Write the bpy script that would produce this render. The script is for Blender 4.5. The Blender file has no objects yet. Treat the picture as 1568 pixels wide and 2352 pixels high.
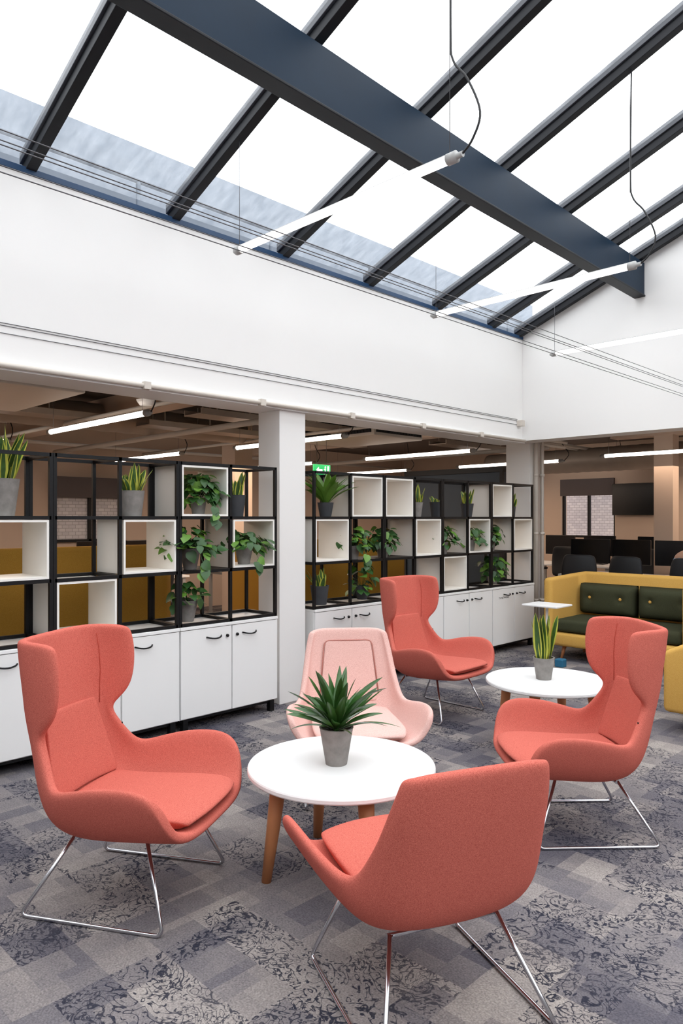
import bpy, bmesh, math, random
from mathutils import Vector, Matrix, noise
random.seed(7)
sc=bpy.context.scene
COL=sc.collection
sc.view_settings.view_transform='Standard'
sc.view_settings.look='None'
sc.view_settings.exposure=0.0
pi=math.pi
F=Vector((-.7034,.7108,0)); R=Vector((.7108,.7034,0))
def P(lat,dep,z=0.0):
    v=F*dep+R*lat; v.z=z; return v
def face(lat,dep):
    v=F*dep+R*lat; return math.atan2(-v.x,v.y)
def s(r,g,b):
    def c(x):
        x/=255.0
        return x/12.92 if x<=.04045 else ((x+.055)/1.055)**2.4
    return (c(r),c(g),c(b),1)
# ---------------------------------------------------------------- materials
def newmat(name):
    m=bpy.data.materials.new(name); m.use_nodes=True
    nt=m.node_tree; b=nt.nodes['Principled BSDF']
    return m,nt,b
def mat(name,col,rough=.6,metal=0,var=.06,nscale=6,bump=0,bscale=60,emis=None,estr=0,spec=None):
    m,nt,b=newmat(name)
    tc=nt.nodes.new('ShaderNodeTexCoord'); n=nt.nodes.new('ShaderNodeTexNoise')
    n.inputs['Scale'].default_value=nscale; n.inputs['Detail'].default_value=4
    nt.links.new(tc.outputs['Object'],n.inputs['Vector'])
    mx=nt.nodes.new('ShaderNodeMix'); mx.data_type='RGBA'
    a=[max(0,c*(1-var)) for c in col[:3]]+[1]; d=[min(1,c*(1+var)) for c in col[:3]]+[1]
    mx.inputs[6].default_value=a; mx.inputs[7].default_value=d
    nt.links.new(n.outputs['Fac'],mx.inputs[0]); nt.links.new(mx.outputs[2],b.inputs['Base Color'])
    b.inputs['Roughness'].default_value=rough; b.inputs['Metallic'].default_value=metal
    if spec is not None: b.inputs['Specular IOR Level'].default_value=spec
    if bump:
        n2=nt.nodes.new('ShaderNodeTexNoise'); n2.inputs['Scale'].default_value=bscale; n2.inputs['Detail'].default_value=3
        nt.links.new(tc.outputs['Object'],n2.inputs['Vector'])
        bp=nt.nodes.new('ShaderNodeBump'); bp.inputs['Strength'].default_value=bump; bp.inputs['Distance'].default_value=.004
        nt.links.new(n2.outputs['Fac'],bp.inputs['Height']); nt.links.new(bp.outputs['Normal'],b.inputs['Normal'])
    if emis: 
        b.inputs['Emission Color'].default_value=emis; b.inputs['Emission Strength'].default_value=estr
    return m
def fabric(name,c1,c2,scale=420):
    m,nt,b=newmat(name)
    tc=nt.nodes.new('ShaderNodeTexCoord')
    n=nt.nodes.new('ShaderNodeTexNoise'); n.inputs['Scale'].default_value=scale; n.inputs['Detail'].default_value=2
    nt.links.new(tc.outputs['Object'],n.inputs['Vector'])
    rp=nt.nodes.new('ShaderNodeMapRange'); rp.inputs[1].default_value=.32; rp.inputs[2].default_value=.68
    nt.links.new(n.outputs['Fac'],rp.inputs[0])
    mx=nt.nodes.new('ShaderNodeMix'); mx.data_type='RGBA'; mx.inputs[6].default_value=c1; mx.inputs[7].default_value=c2
    nt.links.new(rp.outputs[0],mx.inputs[0]); nt.links.new(mx.outputs[2],b.inputs['Base Color'])
    b.inputs['Roughness'].default_value=.95; b.inputs['Specular IOR Level'].default_value=.12
    bp=nt.nodes.new('ShaderNodeBump'); bp.inputs['Strength'].default_value=.25; bp.inputs['Distance'].default_value=.001
    nt.links.new(n.outputs['Fac'],bp.inputs['Height']); nt.links.new(bp.outputs['Normal'],b.inputs['Normal'])
    return m
def emit(name,col,st):
    m,nt,b=newmat(name)
    b.inputs['Base Color'].default_value=(.8,.8,.8,1)
    b.inputs['Emission Color'].default_value=col; b.inputs['Emission Strength'].default_value=st
    return m
M={}
M['white']=mat('white_paint',s(240,239,237),.55,var=.015,nscale=2)
M['beige']=mat('warm_lit_plaster',s(202,180,162),.8,var=.04,nscale=2)  # tint of the warm office light is put into this plaster colour
M['grey']=mat('low_bounce_wall_grey',s(160,157,154),.8,var=.04,nscale=2)  # darker tone set on the unseen walls to cut bounced light
M['ceil']=mat('dark_ceiling',s(82,70,62),.9,var=.2,nscale=5)
M['grid']=mat('ceiling_grid_paint',s(104,96,104),.7,var=.1)
M['lam']=mat('white_laminate',s(242,242,241),.35,var=.01)
M['lam2']=mat('white_box_board',s(243,241,235),.5,var=.02)
M['black']=mat('black_steel',s(16,16,18),.5,var=.1,spec=.3)
M['rafter']=mat('dark_rafter_paint',s(22,24,29),.5,var=.1,spec=.25)
M['bead']=mat('grey_glazing_bead',s(60,63,70),.4,var=.1)
M['navy']=mat('navy_beam_paint',s(8,34,54),.5,var=.2,nscale=3,spec=.2)
M['blue']=mat('blue_curb_paint',s(28,62,98),.5,var=.15)
M['coral']=fabric('coral_wool',s(180,87,75),s(214,119,105))
M['coral2']=fabric('coral_piping',s(160,66,54),s(184,82,68))
M['pink']=fabric('pale_pink_wool',s(206,160,151),s(234,198,189))
M['pink2']=fabric('pink_piping',s(172,118,108),s(190,134,124))
M['yellow']=fabric('yellow_wool',s(202,156,76),s(220,176,98))
M['mustard']=fabric('mustard_wool',s(166,122,48),s(188,144,64))
M['green']=fabric('olive_green_wool',s(52,54,40),s(72,74,54))
M['chrome']=mat('chrome',s(200,200,206),.16,1,var=.02)
M['wood']=mat('beech_wood',s(190,124,80),.5,var=.15,nscale=14)
M['conc']=mat('grey_concrete',s(134,130,126),.85,var=.4,nscale=22,bump=.3)
M['darkpot']=mat('charcoal_pot',s(58,60,64),.8,var=.2,nscale=20)
M['soil']=mat('soil',s(50,38,28),.95,var=.3,nscale=60,bump=.5)
M['leafd']=mat('glossy_green_leaf',s(54,92,40),.28,var=.5,nscale=16)
M['leaf']=mat('green_leaf',s(46,84,36),.42,var=.5,nscale=20)
M['leafl']=mat('light_green_leaf',s(92,134,46),.45,var=.3,nscale=12)
M['leafy']=mat('yellow_leaf_edge',s(190,192,78),.45,var=.15,nscale=20)
M['snake']=mat('snake_leaf_centre',s(62,94,42),.42,var=.55,nscale=34)
M['tube']=emit('glowing_tube',(1,.98,.95,1),1.6)
M['tubew']=emit('glowing_warm_tube',(1,.88,.78,1),6)
M['capg']=mat('grey_plastic',s(175,175,173),.5)
M['cable']=mat('black_cable',s(30,30,32),.6)
M['steel']=mat('steel_wire',s(95,95,98),.4,.6)
M['pipe']=mat('cream_pipe_paint',s(210,202,192),.55,var=.03)
M['duct']=mat('galvanised_duct',s(165,152,140),.5,.2,var=.1,nscale=8)
M['screen']=mat('black_screen',s(14,15,18),.25)
M['pod']=mat('slate_blue_panel',s(44,58,72),.6,var=.08)
M['podd']=mat('dark_panel',s(26,28,32),.6,var=.08)
M['blind']=mat('grey_blind',s(92,84,84),.9,var=.05)
M['sign']=mat('sign_green',s(20,160,90),.5,emis=s(20,160,90),estr=.8)
M['signw']=mat('sign_white',s(245,245,245),.5,emis=(1,1,1,1),estr=.8)
M['skin']=mat('skin',s(205,160,135),.6)
M['shirt']=fabric('light_blue_shirt',s(140,165,195),s(165,188,212))
M['trouser']=fabric('navy_trousers',s(36,42,60),s(48,54,72))
M['hair']=mat('brown_hair',s(58,42,32),.7)
M['cyan']=mat('blue_plastic',s(40,110,145),.5)
M['red']=mat('red_card',s(190,50,40),.6)
M['parapet']=mat('weathered_grey_cladding',s(120,129,140),.8,var=.16,nscale=7)
M['rail']=mat('galvanised_rail',s(84,94,106),.6,var=.2)
m,nt,b=newmat('white_painted_brick'); tc=nt.nodes.new('ShaderNodeTexCoord')
br=nt.nodes.new('ShaderNodeTexBrick'); br.inputs['Scale'].default_value=5; br.inputs['Color1'].default_value=s(222,220,224); br.inputs['Color2'].default_value=s(200,198,205); br.inputs['Mortar'].default_value=s(168,166,172)
nt.links.new(tc.outputs['UV'],br.inputs['Vector']); nt.links.new(br.outputs['Color'],b.inputs['Base Color']); M['brick']=m
m,nt,b=newmat('skylight_glass'); out=nt.nodes['Material Output']
tr=nt.nodes.new('ShaderNodeBsdfTransparent'); tr.inputs[0].default_value=(.95,.975,.985,1)
gl=nt.nodes.new('ShaderNodeBsdfGlossy'); gl.inputs['Roughness'].default_value=.05
df=nt.nodes.new('ShaderNodeBsdfTranslucent'); df.inputs[0].default_value=(.82,.87,.92,1)
mx=nt.nodes.new('ShaderNodeMixShader'); mx.inputs[0].default_value=.04
mx2=nt.nodes.new('ShaderNodeMixShader')
tc=nt.nodes.new('ShaderNodeTexCoord'); nn=nt.nodes.new('ShaderNodeTexNoise'); nn.inputs['Scale'].default_value=5; nn.inputs['Detail'].default_value=10; nn.inputs['Roughness'].default_value=.65
mp=nt.nodes.new('ShaderNodeMapping'); mp.inputs['Scale'].default_value=(1,2.6,1)
nt.links.new(tc.outputs['Object'],mp.inputs[0]); nt.links.new(mp.outputs[0],nn.inputs['Vector'])
mr=nt.nodes.new('ShaderNodeMapRange'); mr.inputs[1].default_value=.3; mr.inputs[2].default_value=.8; mr.inputs[3].default_value=.04; mr.inputs[4].default_value=.22
nt.links.new(nn.outputs['Fac'],mr.inputs[0]); nt.links.new(mr.outputs[0],mx2.inputs[0])
nt.links.new(tr.outputs[0],mx.inputs[1]); nt.links.new(gl.outputs[0],mx.inputs[2])
nt.links.new(mx.outputs[0],mx2.inputs[1]); nt.links.new(df.outputs[0],mx2.inputs[2]); nt.links.new(mx2.outputs[0],out.inputs[0])
M['glass']=m
# carpet
m,nt,b=newmat('patchwork_damask_carpet')
N=nt.nodes; L=nt.links
tc=N.new('ShaderNodeTexCoord')
def brick(scale,bw,rh,rot,off,loc=(0,0,0)):
    mp=N.new('ShaderNodeMapping'); mp.inputs['Rotation'].default_value=(0,0,rot); mp.inputs['Location'].default_value=loc
    L.new(tc.outputs['Object'],mp.inputs[0])
    t=N.new('ShaderNodeTexBrick'); t.inputs['Scale'].default_value=scale; t.inputs['Brick Width'].default_value=bw; t.inputs['Row Height'].default_value=rh
    t.inputs['Mortar Size'].default_value=0; t.offset=off; t.inputs['Bias'].default_value=0
    t.inputs['Color1'].default_value=(0,0,0,1); t.inputs['Color2'].default_value=(1,1,1,1)
    L.new(mp.outputs[0],t.inputs['Vector']); return t
b1=brick(1,.38,.19,0,.5); b2=brick(1,.19,.125,pi/2,.37,(3.3,1.7,0)); b3=brick(1,.38,.19,0,.5,(7.6,19.19,0)); b4=brick(1,.36,.25,pi/2,.5,(5.5,7.7,0))
def mth(op,a,bv,clamp=True):
    q=N.new('ShaderNodeMath'); q.operation=op; q.use_clamp=clamp
    L.new(a,q.inputs[0])
    if isinstance(bv,float): q.inputs[1].default_value=bv
    elif bv is not None: L.new(bv,q.inputs[1])
    return q.outputs[0]
def mixc(a,bb,f,typ='MIX'):
    q=N.new('ShaderNodeMix'); q.data_type='RGBA'; q.blend_type=typ
    if isinstance(f,float): q.inputs[0].default_value=f
    else: L.new(f,q.inputs[0])
    for i,v in ((6,a),(7,bb)):
        if isinstance(v,tuple): q.inputs[i].default_value=v
        else: L.new(v,q.inputs[i])
    return q.outputs[2]
def noi(scale,det,dist=0.0,seed=0.0):
    mp=N.new('ShaderNodeMapping'); mp.inputs['Location'].default_value=(seed,seed*2,0); L.new(tc.outputs['Object'],mp.inputs[0])
    n=N.new('ShaderNodeTexNoise'); n.inputs['Scale'].default_value=scale; n.inputs['Detail'].default_value=det; n.inputs['Distortion'].default_value=dist
    L.new(mp.outputs[0],n.inputs['Vector']); return n.outputs['Fac']
def mrange(v,a,b_,c=0.0,d=1.0):
    q=N.new('ShaderNodeMapRange'); q.inputs[1].default_value=a; q.inputs[2].default_value=b_; q.inputs[3].default_value=c; q.inputs[4].default_value=d
    L.new(v,q.inputs[0]); return q.outputs[0]
base=mixc(mixc(b1.outputs['Color'],b2.outputs['Color'],.42),noi(5,5),.30)
cr=N.new('ShaderNodeValToRGB'); e=cr.color_ramp.elements
e[0].position=.15; e[0].color=s(90,88,98); e[1].position=.85; e[1].color=s(178,170,164)
x=e.new(.38); x.color=s(117,113,118); x=e.new(.62); x.color=s(149,142,140)
L.new(base,cr.inputs[0])
def scroll(scale,dist,mult,th,seed):
    f=mth('FRACT',mth('MULTIPLY',noi(scale,.6,dist,seed),mult,False),None)
    c=mth('ABSOLUTE',mth('SUBTRACT',f,.5,False),None)
    return mrange(c,th*.6,th,1.0,0.0)
l1=scroll(5.5,3.2,4.0,.075,1.0); l2=scroll(10.5,2.6,4.5,.12,4.0); blob=mrange(noi(15,1.0,3.5,9.0),.61,.63)
lines=mth('MAXIMUM',mth('MAXIMUM',l1,mth('MULTIPLY',l2,mrange(noi(4,1.0,0.0,3.0),.42,.48))),blob)
gm=mth('GREATER_THAN',b3.outputs['Color'],.28); gm2=mth('GREATER_THAN',b4.outputs['Color'],.18)
mask=mth('ADD',mth('MULTIPLY',mth('MULTIPLY',gm,gm2),mrange(noi(3,2.0,0.0,6.0),.35,.6,.6,.82)),.14)
ink=mth('MULTIPLY',mth('MULTIPLY',lines,mask),mrange(noi(70,3.0),.28,.46))
dk=mixc(cr.outputs[0],s(46,48,62),ink)
pnz=noi(150,3.0)
prr=mrange(pnz,.3,.7,.62,1.10)
L.new(mixc(dk,prr,1.0,'MULTIPLY'),b.inputs['Base Color'])
b.inputs['Roughness'].default_value=.97; b.inputs['Specular IOR Level'].default_value=.1
bp=N.new('ShaderNodeBump'); bp.inputs['Strength'].default_value=.5; bp.inputs['Distance'].default_value=.004; L.new(pnz,bp.inputs['Height']); L.new(bp.outputs['Normal'],b.inputs['Normal'])
M['carpet']=m
# ---------------------------------------------------------------- mesh helpers
def mk(name,bm,mats,parent=None,loc=(0,0,0),rz=0,smooth=False,bevel=0,bseg=2,subs=0,solid=0,label=None,fix=True):
    if fix: bmesh.ops.recalc_face_normals(bm,faces=bm.faces[:])
    me=bpy.data.meshes.new(name); bm.to_mesh(me); bm.free()
    if not isinstance(mats,(list,tuple)): mats=[mats]
    for q in mats: me.materials.append(q)
    ob=bpy.data.objects.new(name,me); COL.objects.link(ob)
    ob.location=loc; ob.rotation_euler=(0,0,rz)
    if parent: ob.parent=parent
    if smooth or bevel or subs:
        for p in me.polygons: p.use_smooth=bool(smooth or subs)
    if solid:
        q=ob.modifiers.new('solid','SOLIDIFY'); q.thickness=solid; q.offset=-1; q.use_even_offset=False
    if bevel:
        q=ob.modifiers.new('bevel','BEVEL'); q.width=bevel; q.segments=bseg; q.limit_method='ANGLE'; q.angle_limit=.6
    if subs:
        q=ob.modifiers.new('sub','SUBSURF'); q.levels=subs; q.render_levels=subs
    if label: ob['label']=label
    return ob
def top(ob,label,cat,group=None):
    ob['label']=label; ob['category']=cat
    if group: ob['group']=group
    return ob
def root(name,label,cat,loc,rz=0,group=None):
    e=bpy.data.objects.new(name,None); e.empty_display_size=.1; COL.objects.link(e)
    e.location=loc; e.rotation_euler=(0,0,rz); return top(e,label,cat,group)
def structure(ob): ob['kind']='structure'; return ob
def box(bm,x0,x1,y0,y1,z0,z1,mi=0):
    v=[bm.verts.new((x,y,z)) for z in (z0,z1) for y in (y0,y1) for x in (x0,x1)]
    for f in ((0,2,3,1),(4,5,7,6),(0,1,5,4),(2,6,7,3),(0,4,6,2),(1,3,7,5)):
        q=bm.faces.new([v[i] for i in f]); q.material_index=mi
    return v
def bx(name,x0,x1,y0,y1,z0,z1,m,parent=None,bevel=0,**k):
    bm=bmesh.new(); box(bm,x0,x1,y0,y1,z0,z1); return mk(name,bm,m,parent,bevel=bevel,**k)
def fillet(pts,rad=.03,n=5):
    pts=[Vector(p) for p in pts]; out=[pts[0]]
    for i in range(1,len(pts)-1):
        a,b_,c=pts[i-1],pts[i],pts[i+1]
        d1=(a-b_); d2=(c-b_); r=min(rad,d1.length*.45,d2.length*.45)
        p1=b_+d1.normalized()*r; p2=b_+d2.normalized()*r
        for k in range(n+1):
            t=k/n; out.append(p1*(1-t)**2+b_*2*t*(1-t)+p2*t*t)
    out.append(pts[-1]); return out
def sweep(bm,pts,r,seg=8,mi=0,closed=False):
    pts=[Vector(p) for p in pts]; n=len(pts); rings=[]
    rr=r if isinstance(r,(list,tuple)) else [r]*n
    t0=(pts[1]-pts[0]).normalized()
    up=Vector((0,0,1)) if abs(t0.z)<.9 else Vector((1,0,0))
    u=t0.cross(up).normalized()
    for i in range(n):
        if closed: t=(pts[(i+1)%n]-pts[i-1]).normalized()
        else: t=(pts[min(i+1,n-1)]-pts[max(i-1,0)]).normalized()
        u=(u-t*u.dot(t)); 
        if u.length<1e-6: u=t.orthogonal()
        u.normalize(); w=t.cross(u)
        rings.append([bm.verts.new(pts[i]+(u*math.cos(a)+w*math.sin(a))*rr[i]) for a in [2*pi*k/seg for k in range(seg)]])
    for i in range(n if closed else n-1):
        A=rings[i]; B=rings[(i+1)%n]
        for k in range(seg):
            f=bm.faces.new((A[k],A[(k+1)%seg],B[(k+1)%seg],B[k])); f.material_index=mi; f.smooth=True
    if not closed:
        f=bm.faces.new(rings[0][::-1]); f.material_index=mi; f=bm.faces.new(rings[-1]); f.material_index=mi
def rod(name,pts,r,m,parent=None,seg=8):
    bm=bmesh.new(); sweep(bm,pts,r,seg); return mk(name,bm,m,parent)
def lathe(bm,prof,seg=32,mi=0,cx=0,cy=0):
    rings=[]
    for r,z in prof:
        if r<1e-5: rings.append([bm.verts.new((cx,cy,z))])
        else: rings.append([bm.verts.new((cx+r*math.cos(2*pi*k/seg),cy+r*math.sin(2*pi*k/seg),z)) for k in range(seg)])
    for A,B in zip(rings,rings[1:]):
        for k in range(seg):
            k2=(k+1)%seg
            vs=[A[k%len(A)],A[k2%len(A)],B[k2%len(B)],B[k%len(B)]]
            u=[]
            for q in vs:
                if q not in u: u.append(q)
            if len(u)>2:
                f=bm.faces.new(u); f.material_index=mi
def copy_thing(rt,loc,rz=None,label=None):
    n=rt.copy(); COL.objects.link(n); n.location=loc
    if rz is not None: n.rotation_euler=(0,0,rz)
    if label: n['label']=label
    def rec(o,pn):
        for c in o.children:
            k=c.copy(); COL.objects.link(k); k.parent=pn; rec(c,k)
    rec(rt,n); return n
# ---------------------------------------------------------------- ROOM
XL=-4.40; YB=7.45; ZS=2.40; ZC=3.58; SL=.39; XR=.4
def roofz(x): return 3.60+SL*(x+4.4) if x<XR else 3.60+SL*(XR+4.4)-SL*(x-XR)
structure(bx('floor',-10.3,5.4,-3.1,12.4,-.1,0,M['carpet']))
structure(bx('wall_left',-10.4,-10.2,-3,12.2,0,2.9,M['beige']))
bm=bmesh.new()
wx0,wx1,wz0,wz1=-6.4,-5.4,1.15,2.2
box(bm,-10.2,wx0,12.2,12.4,0,2.9); box(bm,wx1,5.2,12.2,12.4,0,2.9); box(bm,wx0,wx1,12.2,12.4,0,wz0); box(bm,wx0,wx1,12.2,12.4,wz1,2.9)
structure(mk('wall_back',bm,M['beige']))
structure(bx('wall_right',5.2,5.4,-3,12.2,0,3.6,M['grey']))
def gable(bm,y0,y1,z0,x0=-4.7,x1=5.4):
    pts=[(x0,z0),(x1,z0),(x1,roofz(5.2)+.1),(XR,roofz(XR)+.12),(XL,roofz(XL)+.08),(x0,roofz(XL)+.05)]
    a=[bm.verts.new((x,y0,z)) for x,z in pts]; c=[bm.verts.new((x,y1,z)) for x,z in pts]
    bm.faces.new(a); bm.faces.new(c[::-1]); n=len(pts)
    for i in range(n): bm.faces.new((a[i],a[(i+1)%n],c[(i+1)%n],c[i]))
bm=bmesh.new(); gable(bm,YB,YB+.28,ZS); structure(mk('wall_atrium_back',bm,M['white']))
bm=bmesh.new(); gable(bm,-3.2,-3.0,0,-10.4); structure(mk('wall_front',bm,M['grey']))
structure(bx('wall_atrium_left',-4.68,XL,-3,YB,ZS,ZC,M['white'],bevel=.004))
structure(bx('trim_1',-4.55,XL+.010,-3,YB,ZC,ZC+.035,M['blue']))
structure(bx('trim_2',-4.70,XL+.03,-3,YB,ZS-.03,ZS+.004,M['white']))
bm=bmesh.new(); box(bm,-10.3,-4.69,-3,12.3,2.82,2.9); box(bm,-4.69,5.3,YB+.29,12.3,2.82,2.9); structure(mk('ceiling',bm,M['ceil']))
structure(bx('wall_column_left',-4.68,-4.41,3.75,4.03,0,ZS-.03,M['white'],bevel=.004))
structure(bx('wall_column_corner',-4.80,-4.47,7.74,8.0,0,2.82,M['white'],bevel=.004))
structure(bx('wall_column_far',-3.85,-3.60,9.92,10.13,0,2.62,M['beige']))
structure(bx('wall_column_near',-4.68,-4.41,-.3,0,0,ZS-.03,M['white']))
structure(bx('wall_column_rear',-8.3,-8.0,6.0,6.3,0,2.82,M['beige']))
def raft(y,name,w=.032):
    bm=bmesh.new()
    for (hw,d0,d1,mi) in ((w,0,.115,0),(w+.016,.065,.13,1)):
        for xa,xb in ((XL-.05,XR),(XR,5.2)):
            za,zb=roofz(xa) if xa>XL else roofz(XL)-SL*.05,roofz(xb)
            vs=[]
            for yy in (y-hw,y+hw):
                vs.append([bm.verts.new(p) for p in ((xa,yy,za+d0),(xb,yy,zb+d0),(xb,yy,zb+d1),(xa,yy,za+d1))])
            a,c=vs; fs=[bm.faces.new(a),bm.faces.new(c[::-1])]
            for i in range(4): fs.append(bm.faces.new((a[i],a[(i+1)%4],c[(i+1)%4],c[i])))
            for f in fs: f.material_index=mi
    o=mk(name,bm,[M['rafter'],M['bead']],bevel=.003); return structure(o)
RY=[-2.27,-1.26,-.25,.76,1.77,2.78,3.80,4.82,5.84,6.83]
for i,y in enumerate(RY): raft(y,'trim_%d'%(10+i))
raft(YB-.06,'trim_30',w=.03)
ys=[-3.0]+RY+[YB]
for i in range(len(ys)-1):
    bm=bmesh.new()
    for xa,xb in ((XL-.05,XR),(XR,5.2)):
        za=roofz(XL)-SL*.05 if xa<XL else roofz(xa); zb=roofz(xb)
        y0,y1=ys[i]+.03,ys[i+1]-.03; o=.1
        q=[bm.verts.new(p) for p in ((xa,y0,za+o),(xa,y1,za+o),(xb,y1,zb+o),(xb,y0,zb+o))]; bm.faces.new(q)
    structure(mk('window_%d'%(i+1),bm,M['glass']))
def skewbeam(name,xa,xb,z0,z1,m):
    bm=bmesh.new(); v=box(bm,xa,xb,-3,YB,z0,z1)
    for q in v: q.co.x+=.0228*(YB-q.co.y)
    return structure(mk(name,bm,m,bevel=.004))
skewbeam('trim_40',-3.08,-2.985,3.79,4.125,M['navy'])
skewbeam('trim_41',-3.09,-2.975,3.778,3.795,M['rafter'])
structure(bx('trim_42',XR-.08,XR+.08,-3,YB,roofz(XR)-.25,roofz(XR),M['navy']))
o=bx('parapet_wall',-5.75,-5.5,-3.5,9.6,2.95,4.66,M['parapet']); top(o,'weathered grey clad parapet outside the skylight','parapet')
o=bx('parapet_wall',-5.49,-1.0,9.3,9.6,2.95,4.35,M['parapet']); top(o,'weathered grey clad parapet outside the skylight','parapet')
bm=bmesh.new()
for z in (3.95,4.25): sweep(bm,[(-5.3,-3,z),(-5.3,9.1,z)],.022,8)
for i in range(9): sweep(bm,[(-5.3,-2.6+i*1.4,2.95),(-5.3,-2.6+i*1.4,4.25)],.02,8)
o=mk('roof_railing',bm,M['rail']); top(o,'grey tubular safety railing beside the parapet','railing')
structure(bx('trim_43',-10.4,-4.7,-3,9.6,2.91,2.95,M['parapet']))
# ---------------------------------------------------------------- tube lamps
def tube_lamp(loc,L_,wires,cable,mt,label,group):
    rt=root('tube_pendant_lamp',label,'pendant lamp',loc,0,group)
    rod('lamp_tube',[(0.045,0,0),(L_-.045,0,0)],.023,mt,rt,16)
    rod('end_cap',[(-.02,0,0),(-.001,0,0),(0,0,0),(.05,0,0)],[.014,.014,.028,.028],M['capg'],rt,16)
    rod('end_cap',[(L_-.05,0,0),(L_,0,0),(L_+.001,0,0),(L_+.035,0,0)],[.028,.028,.014,.014],M['capg'],rt,16)
    rod('housing_strip',[(.05,0,.022),(L_-.05,0,.022)],.0075,M['capg'],rt,8)
    for x,z in wires: rod('suspension_wire',[(x,0,.02),(x,0,z)],.0018,M['steel'],rt,6)
    if cable:
        bm=bmesh.new(); pts=[Vector(p) for p in cable]; 
        cp=[]
        for i in range(len(pts)-1):
            p0=pts[max(i-1,0)];p1=pts[i];p2=pts[i+1];p3=pts[min(i+2,len(pts)-1)]
            for k in range(6):
                t=k/6; cp.append(.5*((2*p1)+(p2-p0)*t+(2*p0-5*p1+4*p2-p3)*t*t+(3*p1-p0-3*p2+p3)*t**3))
        cp.append(pts[-1]); sweep(bm,cp,.0055,8); mk('power_cable',bm,M['cable'],rt)
    return rt
x0=-3.69; LL=1.70; zt=3.2
h0=roofz(x0+.03)-zt; h1=roofz(x0+LL-.04)-zt
cab=[(LL+.03,0,0),(LL+.09,0,.05),(LL+.13,0,.16),(LL+.06,0,.34),(LL-.02,0,.46),(LL-.035,0,.62),(LL-.03,0,h1)]
lab='lit white tube lamp hung on thin wires below the skylight'
t1=tube_lamp((x0,2.78,zt),LL,[(.03,h0),(LL-.04,h1)],cab,M['tube'],lab,'tube lamps under the skylight')
for y in (4.82,6.83): copy_thing(t1,(x0,y,zt))
zb=2.33
b0=tube_lamp((-6.9,2.95,zb),1.85,[(.1,.47),(1.75,.47)],[(1.88,0,0),(1.95,0,.1),(1.85,0,.25),(1.8,0,.48)],M['tubew'],'lit warm tube lamp hung below the dark office ceiling','office tube lamps')
for (x,y) in ((-6.9,5.17),(-6.9,7.42),(-6.9,9.65),(-9.75,5.1),(-9.75,7.42),(-9.75,2.95),(-9.75,9.65),(-4.3,9.3),(-4.3,11.6),(-6.9,11.7),(-6.9,.7),(-2.2,9.3)):
    copy_thing(b0,(x,y,zb))
for (x,z) in ((-2.5,2.80),(-2.5,2.765),(-2.46,2.73),(-2.5,2.68),(-2.44,2.63)):
    o=rod('tension_cable',[(x,-3,z),(x,YB,z)],.0022,M['steel'],None,6); top(o,'thin steel cable stretched across the atrium','cable','tension cables across the atrium')
for (z) in (2.66,2.645,2.60):
    o=rod('wall_cable',[(XL+.004,-3,z),(XL+.004,YB-.12,z-.02)],.0022,M['steel'],None,6); top(o,'thin cable clipped along the white bulkhead','cable','cables along the bulkhead')
bm=bmesh.new(); sweep(bm,[(XL+.047,-3,ZS-.005),(XL+.047,YB-.02,ZS-.005)],.016,10)
for i in range(10): box(bm,XL+.03,XL+.067,-2.5+i,-2.45+i,ZS-.03,ZS+.02)
o=mk('conduit_pipe',bm,M['pipe']); top(o,'cream painted conduit along the bulkhead edge','pipe')
o=bx('junction_box',XL+.001,XL+.07,YB-.13,YB-.06,2.56,2.63,M['pipe'],bevel=.005); top(o,'small cream junction box in the wall corner','junction box')
for i,(x,y) in enumerate(((-4.42,7.80),(-4.37,7.86),(-4.42,7.92))):
    bm=bmesh.new(); sweep(bm,fillet([(x,y,0),(x,y,2.5-.05*i),(x,y+.6,2.5-.05*i)],.05),.018 if i else .024,12)
    for z in (.5,1.3,2.0): sweep(bm,[(x,y,z),(x,y,z+.03)],.027,12)
    o=mk('riser_pipe',bm,M['pipe']); top(o,'cream painted vertical pipe beside the corner column','pipe','riser pipes')
# ---------------------------------------------------------------- shelving + cabinets
ZT=.736; CE=.383
def cabinet(xf,y0,y1,label):
    rt=root('storage_cabinet',label,'cabinet',(xf,y0,0)); w=y1-y0
    bm=bmesh.new(); box(bm,-.42,-.02,.003,w-.003,.085,ZT-.022); mk('body',bm,M['lam'],rt,bevel=.003)
    bm=bmesh.new(); box(bm,-.43,.004,.002,w-.002,ZT-.022,ZT); mk('top_panel',bm,M['lam'],rt,bevel=.003)
    bm=bmesh.new()
    for yy in (.03,w-.07): 
        for xx in (-.40,-.05): box(bm,xx,xx+.04,yy,yy+.04,0,.085)
    box(bm,-.41,-.03,.02,w-.02,.065,.084)
    mk('leg_frame',bm,M['black'],rt)
    for k in range(2):
        a=.006+k*w/2; c=w/2-.004+k*w/2-(0 if k==0 else .002)
        d=bx('door',-.019,0,a,c,.095,ZT-.026,M['lam'],rt,bevel=.002)
        ym=(a+c)/2; hz=ZT-.10
        off=.06 if k==0 else -.06
        bm=bmesh.new(); pts=[]
        for j in range(9):
            t=j/8; pts.append((.004+.028*math.sin(pi*t)**.6 if 0<t<1 else 0,ym+off-.065+.13*t,hz+.012*(2*t-1)**2))
        sweep(bm,pts,.0055,8); mk('handle',bm,M['black'],d)
        yl=c-.04 if k==0 else a+.04
        rod('lock',[(0,yl,hz+.005),(.012,yl,hz+.005),(.0125,yl,hz+.005),(.022,yl,hz+.005)],[.011,.011,.004,.004],M['black'],d,12)
    return rt
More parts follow.
